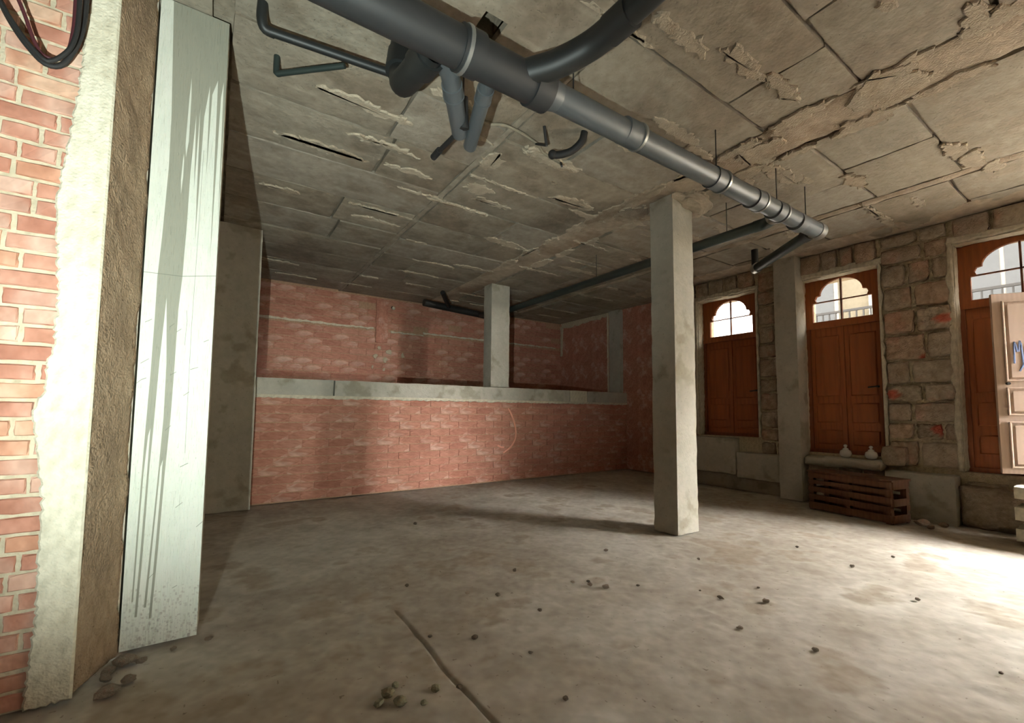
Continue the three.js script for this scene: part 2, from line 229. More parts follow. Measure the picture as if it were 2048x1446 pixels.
// ---------- near left: brick wall end, plaster edge ----------
{
  const g = room('wall_left', 'red brick wall with pale joints ending in a plastered corner'), zf = -2.7;
  mesh('mortar_bed', box(-1.06, -0.462, 0, C + 0.05, -3.04, zf - 0.012), M.mortar, g); mesh('brick_face', box(-5.3, -1.06, 0, C + 0.05, -3.04, zf), M.brickNear[5], g);
  const r = rng(5), vs = {}; let row = 0;
  for (let y = 0.0; y < C; y += 0.08, row++) {
    let x = -0.5 - (row % 2 ? 0.0 : 0.06) - r() * 0.03;
    while (x > -1.02) {
      const L = [0.115, 0.115, 0.19, 0.235][Math.floor(r() * 4)] * (0.96 + 0.08 * r()), key = Math.round(L * 100) + '_' + Math.floor(r() * 3);
      vs[key] ??= faceBlock(L, 0.0695, 0.03, 4, 3, 0.006, 0.005, 900 + Math.round(L * 1000) + row);
      const b = mesh('brick', vs[key], M.brickNear[Math.floor(r() * 6)], g); b.position.set(x - L / 2, y + 0.04 + (r() - 0.5) * 0.004, zf - 0.034 + r() * 0.005); b.rotation.z = (r() - 0.5) * 0.02; x -= L + 0.01;
    }
  }
  // plaster laid over the brick along the corner
  const left = [[-0.555, 3.58], [-0.56, 3.14], [-0.57, 2.89], [-0.58, 2.64], [-0.6, 2.4], [-0.62, 2.17], [-0.61, 1.99], [-0.59, 1.72], [-0.595, 1.5], [-0.612, 1.41], [-0.612, 1.32], [-0.64, 1.24], [-0.62, 1.07], [-0.592, 0.86], [-0.592, 0.65], [-0.585, 0.44], [-0.59, 0.24], [-0.6, 0.0]];
  const p = patch([...left, [-0.452, 0, 1], [-0.452, C, 1]], 0.016, 31, 0.006, 0.016, 0.008); p.translate(0, 0, zf - 0.006); mesh('plaster_edge', p, M.plaster, g);
  // earth-brown end face with broken render
  { const ef = worn(-0.47, -0.452, 0, C, -3.06, zf - 0.002, { cell: 0.03, amp: 0.012, round: 0.004, freq: 9, seed: 51, most: 110 }), ep = ef.attributes.position; for (let i = 0; i < ep.count; i++) ep.setX(i, ep.getX(i) + (zf - ep.getZ(i)) * 0.27); ef.computeVertexNormals(); mesh('end_face', ef, M.dirt, g); }
}
// ---------- stained concrete column beside it ----------
const colStain = (() => {
  const W = 384, Hh = 2048, cv = document.createElement('canvas'); cv.width = W; cv.height = Hh; const c = cv.getContext('2d');
  c.fillStyle = 'rgb(206,208,196)'; c.fillRect(0, 0, W, Hh);
  const X = (x) => (x + 0.35) / 0.33 * W, Yy = (y) => (1 - y / C) * Hh, r = rng(9);
  for (let i = 0; i < 2600; i++) { const g = 190 + r() * 34; c.fillStyle = `rgba(${g},${g + 2},${g - 10},0.10)`; const s = 4 + r() * 40; c.fillRect(r() * W - s / 2, r() * Hh, s, s * (0.3 + r() * 3)); }
  for (let i = 0; i < 90; i++) { c.fillStyle = `rgba(120,118,100,${0.15 + r() * 0.25})`; c.fillRect(r() * W, r() * Hh, 1 + r() * 3, 1 + r() * 4); }
  for (let i = 0; i < 9000; i++) { const g = r() < 0.5 ? 150 : 226; c.fillStyle = `rgba(${g},${g},${g - 8},${0.05 + r() * 0.13})`; const q = 1 + r() * 3; c.fillRect(r() * W, r() * Hh, q, q * (0.6 + r())); }
  for (let i = 0; i < 420; i++) { c.fillStyle = `rgba(118,104,98,${0.08 + r() * 0.2})`; const q = 2 + r() * 12; c.fillRect(r() * W, Hh - 6 - Math.pow(r(), 1.6) * 170, q, q * (0.3 + r() * 0.6)); }
  const poly = (pts, f) => { c.fillStyle = f; c.beginPath(); pts.forEach((p, i) => (i ? c.lineTo(X(p[0]), Yy(p[1])) : c.moveTo(X(p[0]), Yy(p[1])))); c.closePath(); c.fill(); };
  const wet = 'rgb(140,140,126)';
  // soaked head and the broad runs that come down from it
  poly([[-0.295, 3.6], [-0.285, 3.3], [-0.272, 2.9], [-0.27, 2.6], [-0.28, 2.2], [-0.29, 1.97], [-0.29, 1.75], [-0.293, 1.45], [-0.3, 1.12], [-0.306, 0.72], [-0.31, 0.4], [-0.312, 0.24], [-0.306, 0.24], [-0.302, 0.5], [-0.296, 0.9], [-0.287, 1.1], [-0.279, 1.14], [-0.281, 0.9], [-0.288, 0.5], [-0.296, 0.16], [-0.286, 0.16], [-0.278, 0.5], [-0.272, 0.95], [-0.266, 1.15], [-0.258, 1.5], [-0.25, 1.7], [-0.244, 1.86],
    [-0.236, 1.7], [-0.227, 1.5], [-0.225, 1.2], [-0.232, 0.95], [-0.244, 0.6], [-0.26, 0.2], [-0.25, 0.2], [-0.236, 0.62], [-0.226, 0.93], [-0.216, 0.97], [-0.219, 0.8], [-0.226, 0.5], [-0.236, 0.14], [-0.226, 0.14], [-0.214, 0.5], [-0.205, 0.9], [-0.194, 1.2], [-0.19, 1.5], [-0.188, 1.8], [-0.178, 2.0], [-0.172, 2.3], [-0.17, 2.6], [-0.158, 2.95], [-0.149, 2.5], [-0.141, 3.0], [-0.13, 2.2], [-0.12, 2.95], [-0.1, 3.15], [-0.094, 2.6], [-0.087, 3.1], [-0.062, 3.2], [-0.053, 2.1], [-0.043, 3.1], [-0.033, 3.2], [-0.025, 2.3], [-0.02, 3.1], [-0.02, 3.6]], wet);
  const dry = 'rgb(204,206,194)'; for (const [x, y0, y1, w] of [[-0.19, 3.16, 2.78, 0.008], [-0.205, 2.7, 2.56, 0.005]]) poly([[x, y0], [x - w * 0.6, lerp(y0, y1, 0.3)], [x - w * 1.3, y1 - 0.02], [x - w * 0.6, y1 - 0.1], [x + w * 0.5, y1], [x + w * 0.5, lerp(y0, y1, 0.3)]], dry);
  c.strokeStyle = 'rgba(96,98,88,0.8)'; c.lineWidth = 1.6; const line = (pts) => { c.beginPath(); pts.forEach((p, i) => (i ? c.lineTo(X(p[0]), Yy(p[1])) : c.moveTo(X(p[0]), Yy(p[1])))); c.stroke(); };
  line([[-0.113, 2.75], [-0.117, 2.2], [-0.123, 1.7], [-0.12, 1.0]]); line([[-0.35, 1.985], [-0.18, 1.99], [-0.02, 2.02]]); line([[-0.15, 1.8], [-0.145, 1.74], [-0.15, 1.6]]); line([[-0.35, 1.38], [-0.33, 1.4], [-0.31, 1.41]]);
  for (let i = 0; i < 14; i++) { const x = -0.34 + r() * 0.3, y = 0.1 + r() * 1.7; line([[x, y], [x + 0.02 + r() * 0.02, y + 0.01 + r() * 0.02]]); }
  const t = new THREE.CanvasTexture(cv); t.colorSpace = THREE.SRGBColorSpace; return t;
})();
{
  const t = thing('concrete_column', 'pale concrete column streaked with grey drip stains beside the red brick wall', 'column', [-0.185, 0, -3.22]);
  const g = worn(-0.165, 0.165, 0, C - 0.002, -0.17, 0.17, { cell: 0.05, amp: 0.003, round: 0.005, freq: 6, seed: 71, most: 80 }), uv = g.attributes.uv, p = g.attributes.position;
  mesh('shaft', g, M.conc, t);
  // hardened cement skin on the front, carrying the drip stains
  const f = new THREE.PlaneGeometry(0.322, C - 0.02, 6, 60), fp = f.attributes.position; for (let i = 0; i < fp.count; i++) fp.setZ(i, (fbm(fp.getX(i) * 9 + 3, fp.getY(i) * 5, 72, 3) - 0.5) * 0.006); f.computeVertexNormals();
  mesh('cement_skin', f, std({ map: colStain, bumpMap: bConc, bumpScale: 0.008, roughness: 0.75 }), t).position.set(0, C / 2, 0.178);
}
// ---------- back of the hall ----------
{
  const bw = room('wall_back', 'upper brick wall at the back with a pale mortar line'), zf = -8.94;
  mesh('mortar_bed', box(-0.5, 7.75, 0, C + 0.05, -9.2, zf - 0.012), M.mortarRed, bw);
  const r = rng(15), var1 = [0, 1, 2, 3].map((i) => faceBlock(0.3286, 0.116, 0.03, 3, 2, 0.003, 0.003, 1200 + i));
  let n = 0;
  for (let row = 0; row < 15 && n < 300; row++) {
    const y = 1.72 + row * 0.127 + (row > 8 ? 0.06 : 0); if (y > C - 0.05) break;
    for (let x = 0.35 + (row % 2) * 0.165; x < 7.5 && n < 300; x += 0.33) {
      if (row > 8 && r() < 0.05) continue;
      const b = mesh('brick', var1[Math.floor(r() * 4)], M.brickBack[[0, 1, 3, 5, 1, 3][Math.floor(r() * 6)]], bw); b.position.set(x + 0.16, y + 0.06, zf - 0.034 + r() * 0.006 - (row > 8 ? 0.003 : 0)); n++;
    }
  }
  for (const [x0, x1, y0, y1] of [[0.3, 2.62, 2.885, 2.925], [2.98, 3.7, 2.86, 2.885], [3.7, 5.6, 2.9, 2.935], [5.6, 7.4, 2.9, 2.93]]) { const q = patch([[x0, y0], [x1, y0], [x1, y1], [x0, y1]], 0.02, Math.round(x0 * 50) + 3, 0.012, 0.06, 0.005); q.translate(0, 0, zf); mesh('mortar_line', q, M.plaster, bw); }
  mesh('brick_infill', worn(2.66, 2.92, 2.62, 3.5, zf - 0.02, zf + 0.03, { cell: 0.06, amp: 0.008, round: 0.01, freq: 7, seed: 18 }), M.brickLow[1], bw);
  [[2.75, 2.52], [2.95, 2.45], [2.68, 2.35], [2.88, 2.28], [2.62, 2.12], [2.86, 2.08], [3.25, 2.4], [3.3, 2.2], [3.9, 2.1], [4.2, 2.0], [3.6, 2.02], [4.1, 2.3], [3.4, 2.6], [1.0, 2.95], [2.72, 3.0]].forEach(([x, y], i) => { const q = patch(blob(x, y, 0.025 + 0.03 * hash2(i, 1, 2), 0.03 + 0.03 * hash2(i, 2, 2), 700 + i, 9), 0.012, 710 + i, 0.012, 0.03, 0.004); q.translate(0, 0, zf); mesh('mortar_splash', q, i > 6 ? M.brickNear[4] : M.mortar, bw); });
  const b = thing('wall_bulb', 'tiny white bulb in a dark holder high on the back brick wall', 'bulb', [3.0, 3.36, zf + 0.01]); const s = new THREE.SphereGeometry(0.035, 14, 10); mesh('bulb', s, M.white, b).position.z = 0.075; mesh('holder', rod([0, 0.03, 0], [0, 0.01, 0.05], 0.028, 12), M.black, b);

  // raised slab with its concrete edge band over a low brick wall
  const lw = room('wall_low', 'low red hollow-brick wall under a grey concrete slab edge'), lz = -6.69;
  mesh('mortar_bed', box(0.3, 7.75, 0, 1.42, -6.95, lz - 0.012), M.mortarRed, lw);
  const v2 = [0, 1, 2, 3].map((i) => faceBlock(0.3436, 0.108, 0.03, 3, 2, 0.003, 0.002, 1300 + i)); n = 0;
  for (let row = 0; row < 12; row++) for (let x = 0.34 - (row % 2) * 0.172; x < 7.7; x += 0.345) { if (x < 0.1 || x > 7.45) continue; const m = mesh('brick', v2[Math.floor(r() * 4)], M.brickLow[[0, 1, 3, 5, 1, 3][Math.floor(r() * 6)]], lw); m.position.set(x + 0.172, 0.012 + row * 0.118 + 0.059 + (r() - 0.5) * 0.004, lz - 0.034 + r() * 0.005); m.rotation.z = (r() - 0.5) * 0.006; n++; }
  const q = patch([[0.3, 1.405], [7.65, 1.405], [7.65, 1.45, 1], [0.3, 1.45, 1]], 0.022, 41, 0.01, 0.05, 0.005); q.translate(0, 0, lz - 0.004); mesh('mortar_line', q, M.plaster, lw);
  const slabParts = [[0.3, 1.42], [1.43, 5.92], [5.925, 6.4], [6.405, 7.75]];
  slabParts.forEach(([a, c], i) => mesh('slab_edge', worn(a, c, 1.43, 1.68, -8.95, lz + 0.012, { cell: 0.14, amp: 0.004, round: 0.006, freq: 4, seed: 90 + i, off: i * 2.3 }), i === 2 ? M.plaster : M.conc, lw));
  // faint sprayed arc on the brick
  const arc = tube([[4.44, 1.3, lz], [4.53, 1.15, lz], [4.6, 0.95, lz], [4.6, 0.76, lz], [4.5, 0.6, lz], [4.34, 0.5, lz]].map((p) => [p[0], p[1], lz + 0.002]), 0.02, 30, 6); arc.scale(1, 1, 0.22); arc.translate(0, 0, lz * 0.78); mesh('paint_mark', mergeGeometries([arc.toNonIndexed(), (() => { const a = tube([[4.22, 0.64, 0], [4.28, 0.61, 0], [4.36, 0.6, 0]], 0.018, 8, 6); a.scale(1, 1, 0.22); a.translate(0, 0, lz + 0.002); return a.toNonIndexed(); })()]), std({ color: lin(0.85, 0.42, 0.3) }), lw).userData.label = 'pale orange sprayed arc';
}
{ // columns of the back
  const c = (name, label, x0, x1, y0, y1, z0, z1, m, seed) => { const t = thing(name, label, 'column', [(x0 + x1) / 2, y0, (z0 + z1) / 2]); const g = worn(x0, x1, y0, y1 - 0.004, z0, z1, { cell: 0.07, amp: 0.003, round: 0.006, seed, most: 70 }); g.translate(-(x0 + x1) / 2, -y0, -(z0 + z1) / 2); mesh('shaft', g, m, t); return t; };
  c('concrete_column', 'slim pale concrete column standing on the slab edge of the low wall', 4.08, 4.48, 1.68, C, -7.0, -6.72, M.conc, 101);
  const thin = c('concrete_column', 'thin concrete pilaster on the dark side wall behind the slab edge', 7.5, 7.72, 1.68, C, -7.12, -6.78, M.conc, 102);
  const strip = patch([[-0.02, 0.02, 1], [0.0, 0.02, 1], [0.0, 1.86, 1], [-0.03, 1.86]], 0.03, 3, 0.008, 0.06, 0.006); strip.rotateY(-Math.PI / 2); strip.translate(-0.1, 0, -0.18); mesh('mortar_strip', strip, M.plaster, thin);
  c('concrete_column', 'square concrete column in shadow at the end of the low brick wall', -0.1, 0.43, 0, C, -6.72, -6.42, M.conc, 103);
  const t = c('concrete_column', 'free-standing square concrete column in the middle of the dusty floor', 3.93, 4.29, 0, C, -3.106, -2.805, M.conc, 104);
  const cap = new THREE.IcosahedronGeometry(1, 4), p = cap.attributes.position; for (let i = 0; i < p.count; i++) { const v = new THREE.Vector3().fromBufferAttribute(p, i), k = 1 + n3(v.x * 2.2, v.y * 2.2, v.z * 2.2, 44) * 0.32 + n3(v.x * 6, v.y * 6, v.z * 6, 45) * 0.12; p.setXYZ(i, v.x * k * 0.3, v.y * k * 0.1, v.z * k * 0.2); } cap.computeVertexNormals(); mesh('mortar_collar', cap, M.patchM, t).position.set(0.16, C - 0.035, 0.14);
  const c2 = c('concrete_column', 'square concrete column against the stone wall between two wooden doors', 6.97, 7.26, 0, C, -3.24, -2.93, M.conc, 105);
}
// side walls of the back part and the part behind the viewer
{
  const g = room('wall_right_back', 'dark brick side wall beside the raised slab');
  mesh('face', worn(7.6, 7.72, 0, C + 0.04, -9, -5.2, { cell: 0.12, amp: 0.004, round: 0, seed: 31 }), M.brickLow[3], g);
  const top = patch([[-8.85, 3.44], [-7.6, 3.47], [-7.14, 3.5], [-7.14, 3.58, 1], [-8.9, 3.58, 1]], 0.03, 8, 0.03, 0.07, 0.008); top.rotateY(-Math.PI / 2); top.translate(7.6, 0, 0); const tp = top.attributes.position; mesh('mortar_edge', top, M.mortar, g);
  const sd = patch([[-8.92, 2.7], [-8.86, 2.7], [-8.84, 3.5], [-8.92, 3.5]], 0.03, 9, 0.015, 0.07, 0.006); sd.rotateY(-Math.PI / 2); sd.translate(7.6, 0, 0); mesh('mortar_edge', sd, M.mortar, g);
  const l = room('wall_left_back', 'side wall behind the stained column'); mesh('face', box(-0.55, -0.36, 0, C + 0.04, -9.1, -3.08), M.conc, l);
  const f = room('wall_front'); mesh('face', box(-5.4, 7.72, -0.1, C + 0.05, 10.2, 10.5), M.brickLow[3], f);
  const s = room('wall_side'); mesh('face', box(-5.5, -5.2, -0.1, C + 0.05, -3.1, 10.4), M.brickLow[3], s);
}
// ---------- stone wall with raised doorways ----------
const DO = [[-4.66, -3.62, 0.86, 3.25], [-2.97, -2.03, 0.69, 3.23], [-1.32, -0.3, 0.59, 3.27]], ENT = [0.02, 2.8, 0.6, 3.25];
{
  const g = room('wall_right', 'old rubble stone wall with plastered door reveals');
  const sh = new THREE.Shape([[-5.25, -0.1], [10.3, -0.1], [10.3, C + 0.05], [-5.25, C + 0.05]].map((p) => new THREE.Vector2(...p)));
  for (const [a, b, c, d] of [...DO, ENT]) sh.holes.push(new THREE.Path([[a, c], [a, d], [b, d], [b, c]].map((p) => new THREE.Vector2(...p))));
  const w = new THREE.ExtrudeGeometry(sh, { depth: 0.5, bevelEnabled: false }); w.rotateY(-Math.PI / 2); w.translate(WX + 0.5 + 0.02, 0, 0);   // shape x -> world z
  mesh('rubble_core', metreUV(w), std({ map: tPlas, bumpMap: bRough, bumpScale: 0.02, color: lin(0.8, 0.73, 0.64) }), g);
  // stones
  const r = rng(88); let cnt = 0;
  const redStones = [[-1.42, 2.4, 0.09], [-1.93, 1.5, 0.09], [-1.5, 1.07, 0.1], [-1.6, 2.38, 0.06], [-1.62, 1.95, 0.05]];
  const inHole = (z, y, hw, hh) => [...DO, ENT].some(([a, b, c, d]) => z + hw > a - 0.01 && z - hw < b + 0.01 && y + hh > c - 0.01 && y - hh < d + 0.01);
  function stone(z, y, w, h, d, mat, red) {
    const s = faceBlock(w, h, d, red ? 10 : 5, red ? 9 : 4, 0.022, 0.02, 2000 + cnt, 0.05); let m = mat;
    if (red) { const p = s.attributes.position, col = new Float32Array(p.count * 3); for (let i = 0; i < p.count; i++) { const dz = -p.getX(i) * -1 + z - red[0], dy = p.getY(i) + y - red[1], k = sstep(1.1, 0.55, Math.hypot(dz / red[2], dy / (red[2] * 0.7)) + (fbm(dz * 30, dy * 30, 6, 2) - 0.5)); col.set([lerp(1, 1.0, k), lerp(1, 0.3, k), lerp(1, 0.26, k)], i * 3); } s.setAttribute('color', new THREE.BufferAttribute(col, 3)); m = mat.clone(); m.vertexColors = true; }
    const o = mesh('stone', s, m, g); o.rotation.y = -Math.PI / 2; o.position.set(WX + 0.022, y, z); o.rotation.x = 0; cnt++;
    return o;
  }
  const bands = [[-5.2, -4.68], [-3.6, -2.99], [-2.01, -1.34], [-0.28, 0.08]];
  for (const [a, b] of bands) { let y = 0.6; while (y < C - 0.1) { const h = Math.min(0.2 + 0.14 * r(), C - 0.01 - y); let z = a + 0.01; while (z < b - 0.06) { let w = 0.2 + 0.22 * r(); if (z + w > b - 0.12) w = b - z; const cz = z + w / 2, cy = y + h / 2, red = redStones.find((q) => Math.abs(q[0] - cz) < w / 2 && Math.abs(q[1] - cy) < h / 2); stone(cz, cy, w - 0.012, h - 0.014, 0.035 + 0.04 * r(), M.stone[Math.floor(r() * 5)], red); z += w; } y += h; } }
  for (const [a, b, c, d] of DO) { let z = a; while (z < b - 0.05) { let w = 0.18 + 0.2 * r(); if (z + w > b - 0.1) w = b - z; stone(z + w / 2, (d + C) / 2 + 0.02, w - 0.012, C - d - 0.05, 0.03 + 0.05 * r(), M.stone[Math.floor(r() * 5)]); z += w; } }
  // plinth stones under the sills
  for (const [a, b, top] of [[-2.95, -2.05, 0.6], [-1.32, -0.3, 0.5], [-0.28, 0.08, 0.58]]) for (let y = 0.0, k = 0; k < 2; k++) { const h = top / 2; let z = a; while (z < b - 0.05) { let w = 0.22 + 0.2 * r(); if (z + w > b - 0.12) w = b - z; stone(z + w / 2, y + h / 2, w - 0.012, h - 0.012, 0.03 + 0.06 * r(), M.stone[[1, 3, 4][Math.floor(r() * 3)]]); z += w; } y += h; }
  stone(-1.93, 0.72, 0.26, 0.26, 0.13, M.stone[3]);
  mesh('plinth', worn(WX - 0.22, WX + 0.03, -0.02, 0.55, -2.0, -1.36, { cell: 0.05, amp: 0.005, round: 0.008, seed: 21 }), M.conc, g);
  mesh('plinth', worn(WX - 0.16, WX + 0.03, -0.02, 0.46, -1.36, -0.25, { cell: 0.06, amp: 0.03, round: 0.03, seed: 22 }), M.stone[3], g);
  mesh('door_bench', worn(WX - 0.12, WX + 0.04, 0.24, 0.84, -5.2, -3.95, { cell: 0.06, amp: 0.006, round: 0.012, seed: 23 }), M.conc, g);
  mesh('door_bench', worn(WX - 0.12, WX + 0.04, 0.2, 0.62, -3.95, -3.25, { cell: 0.06, amp: 0.006, round: 0.012, seed: 24 }), M.conc, g);
  mesh('door_bench', worn(WX - 0.2, WX + 0.04, 0.52, 0.66, -2.93, -2.03, { cell: 0.05, amp: 0.012, round: 0.02, seed: 25 }), M.conc, g);
  mesh('plinth', worn(WX - 0.06, WX + 0.03, -0.02, 0.3, -5.2, -3.24, { cell: 0.08, amp: 0.012, round: 0.02, seed: 26 }), M.concDark, g);
  // ragged plaster rims round the door openings
  DO.forEach(([a, b, c, d], i) => {
    const rim = (pts, name, seed) => { const q = patch(pts, 0.045, seed, 0.016, 0.09, 0.012); q.rotateY(-Math.PI / 2); q.translate(WX + 0.012, 0, 0); mesh(name, q, M.plaster, g); };
    rim([[a - 0.06, c], [a, c, 1], [a, d + 0.02, 1], [a - 0.05, d + 0.05]], 'plaster_rim', 30 + i * 3); rim([[a - 0.05, d], [b + 0.05, d, 1], [b + 0.05, d + 0.08], [a - 0.05, d + 0.08]], 'plaster_rim', 31 + i * 3); rim([[b, c, 1], [b + 0.035, c], [b + 0.035, d + 0.03], [b, d, 1]], 'plaster_rim', 32 + i * 3);
    mesh('reveal', worn(WX + 0.0, WX + 0.17, c, d, a - 0.02, a + 0.02, { cell: 0.05, amp: 0.008, round: 0.01, seed: 61 + i }), M.plaster, g); mesh('reveal', worn(WX + 0.0, WX + 0.17, d - 0.02, d + 0.02, a, b, { cell: 0.05, amp: 0.008, round: 0.01, seed: 64 + i }), M.plaster, g);
  });
}
// ---------- wooden doors with lobed fanlights ----------
function fanOutline(zc, hw, k = 1) {                        // half outline points, right side up; [z offset, y]
  const P = [[hw, 2.6], [hw, 2.885], [hw - 0.055, 2.895], [hw - 0.035, 2.94], [hw - 0.055, 2.985], [hw - 0.1, 2.995]], R0 = hw - 0.1;
  for (let i = 1; i <= 9; i++) { const a = i / 9 * Math.PI / 2; P.push([R0 * Math.cos(a), 2.995 + 0.205 * Math.sin(a)]); }
  return P;
}
DO.forEach(([a, b, c, d], i) => {
  const zc = [-4.145, -2.515, -0.81][i], hw = [0.38, 0.362, 0.4][i], t = structure(new THREE.Group(), ['brown wooden door with a white-lit fanlight above the plaster bench', 'orange-brown wooden door with lobed fanlight behind the two shiny jars', 'brown wooden door with fanlight partly hidden by the pale panelled leaf'][i]); t.name = 'door_' + (i + 1); scene.add(t); t.position.set(WX + 0.16, c, zc);
  const T = (g) => { g.rotateY(-Math.PI / 2); return g; };   // shape x -> world z, extrusion -> -x
  const P = fanOutline(0, hw), ring = [...P, ...P.slice(0, -1).reverse().map(([z, y]) => [-z, y])];
  const top = d + 0.02 - c, sh = new THREE.Shape([[a - zc, 2.54 - c], [b - zc, 2.54 - c], [b - zc, top], [a - zc, top]].map((p) => new THREE.Vector2(...p)));
  sh.holes.push(new THREE.Path(ring.map(([z, y]) => new THREE.Vector2(z, y - c))));
  mesh('fanlight_board', metreUV(T(new THREE.ExtrudeGeometry(sh, { depth: 0.04, bevelEnabled: true, bevelSize: 0.006, bevelThickness: 0.006, bevelOffset: -0.003, bevelSegments: 1 }))), M.wood, t).position.x = 0.05;
  const leaf = mesh('leaf', box(0.02, 0.06, 0.02, 2.54 - c, a - zc + 0.04, b - zc - 0.04), M.wood, t);
  for (const s of [-1, 1]) mesh('frame_post', box(-0.01, 0.08, 0, 2.54 - c, s < 0 ? a - zc : b - zc - 0.055, s < 0 ? a - zc + 0.055 : b - zc), M.woodDark, t);
  mesh('transom', box(-0.015, 0.07, 2.5 - c, 2.56 - c, a - zc, b - zc), M.wood, t);
  mesh('threshold', box(-0.02, 0.1, -0.01, 0.05, a - zc, b - zc), M.woodDark, t);
  // panels with raised fields, two across
  for (const s of [-1, 1]) for (const [y0, y1] of [[1.5, 2.38], [1.12, 1.4], [0.98 - 0.0 + 0.0, 1.02]].slice(0, 2).concat([[Math.max(0.12 + c, 0.8), 1.02]])) {
    const w = (b - a) / 2 - 0.16, g = faceBlock(w, y1 - y0, 0.016, 3, 3, 0.012, 0, 5); const m = mesh('panel', g, M.wood, leaf); m.rotation.y = -Math.PI / 2; m.position.set(0.02, (y0 + y1) / 2 - c, s * ((b - a) / 4 - 0.02) + (a + b) / 2 - zc);
  }
  mesh('stile_strip', box(0.0, 0.03, 0.05, 2.5 - c, -0.02, 0.02), M.wood, t);
  const h = mesh('handle', mergeGeometries([rod([0.02, 0, 0], [-0.04, 0, 0], 0.014, 10), rod([-0.035, 0, 0], [-0.035, -0.01, -0.1], 0.009, 8)]), M.iron, leaf); h.position.set(0, 1.62 - c, b - zc - 0.1);
  // four panes and the cross bars
  const low = [[-hw, 2.6], [0, 2.6], [0, 2.885], [-hw, 2.885]];
  for (const s of [-1, 1]) {
    const pane = (pts) => { const g = new THREE.ShapeGeometry(new THREE.Shape((s > 0 ? pts : pts.map(([z, y]) => [-z, y]).reverse()).map(([z, y]) => new THREE.Vector2(z, y - c)))); T(g); const m = mesh('pane', g, M.glass, t); m.position.x = 0.035; };
    pane([[0, 2.6], [hw, 2.6], [hw, 2.89], [0, 2.89]]); pane([[0, 2.89], ...P.slice(1)]);
  }
  mesh('mullion', box(0.018, 0.05, 2.6 - c, 3.2 - c, -0.009, 0.009), M.woodDark, t); mesh('cross_bar', box(0.018, 0.05, 2.885 - c, 2.9 - c, -hw, hw), M.woodDark, t);
});
// ---------- pale panelled leaf of the open entrance, folded back against the wall ----------
{
  const L = 1.13, H0 = 1.82, t = thing('door_leaf', 'pale pinkish panelled wooden door leaf with blue scrawl standing open before the brown door', 'door', [7.15, 0.665, 0.02]);
  // local x runs from the hinge to the free edge
  t.rotation.y = Math.atan2(0.94, -0.57);                    // local +x -> (-0.57, 0, -0.94)
  mesh('slab', worn(0, L, 0, H0, -0.02, 0.02, { cell: 0.14, amp: 0.0006, round: 0.003, seed: 3 }), M.pale, t);
  for (const sd of [1, -1]) for (const [x0, x1] of [[0.09, 0.49], [0.62, 1.04]]) for (const [y0, y1] of [[0.08, 0.5], [0.6, 0.84], [0.94, 1.72]]) {
    const f = mesh('panel', faceBlock(x1 - x0, y1 - y0, 0.02, 3, 3, 0.018, 0, 5), M.pale, t); f.position.set((x0 + x1) / 2, (y0 + y1) / 2, sd * 0.014); if (sd < 0) f.rotation.y = Math.PI;
    const fr = new THREE.Shape([[x0 - 0.02, y0 - 0.02], [x1 + 0.02, y0 - 0.02], [x1 + 0.02, y1 + 0.02], [x0 - 0.02, y1 + 0.02]].map((p) => new THREE.Vector2(...p))); fr.holes.push(new THREE.Path([[x0 - 0.004, y0 - 0.004], [x0 - 0.004, y1 + 0.004], [x1 + 0.004, y1 + 0.004], [x1 + 0.004, y0 - 0.004]].map((p) => new THREE.Vector2(...p))));
    const fg = metreUV(new THREE.ExtrudeGeometry(fr, { depth: 0.008, bevelEnabled: true, bevelSize: 0.004, bevelThickness: 0.004, bevelOffset: -0.004, bevelSegments: 1 })); const fm = mesh('moulding', fg, M.pale, t); fm.position.z = sd > 0 ? 0.02 : -0.032;
  }
  const blue = std({ color: lin(0.2, 0.28, 0.5) });
  { const z = -0.037, pts = [[[0.995, 1.1], [0.985, 1.32], [0.965, 1.2], [0.945, 1.33], [0.93, 1.08]], [[0.96, 1.02], [0.92, 1.12], [0.9, 1.28]], [[0.88, 1.1], [0.86, 1.3], [0.83, 1.1]]]; mesh('scrawl', mergeGeometries(pts.map((q) => { const a = tube(q.map((p) => [p[0], p[1], 0]), 0.008, 20, 5); a.scale(1, 1, 0.2); a.translate(0, 0, z); return a; })), blue, t).userData.label = 'blue spray scrawl'; }
  mesh('latch', mergeGeometries([rod([1.05, 0.9, -0.02], [1.05, 0.9, -0.05], 0.014, 10)]), M.iron, t);
}
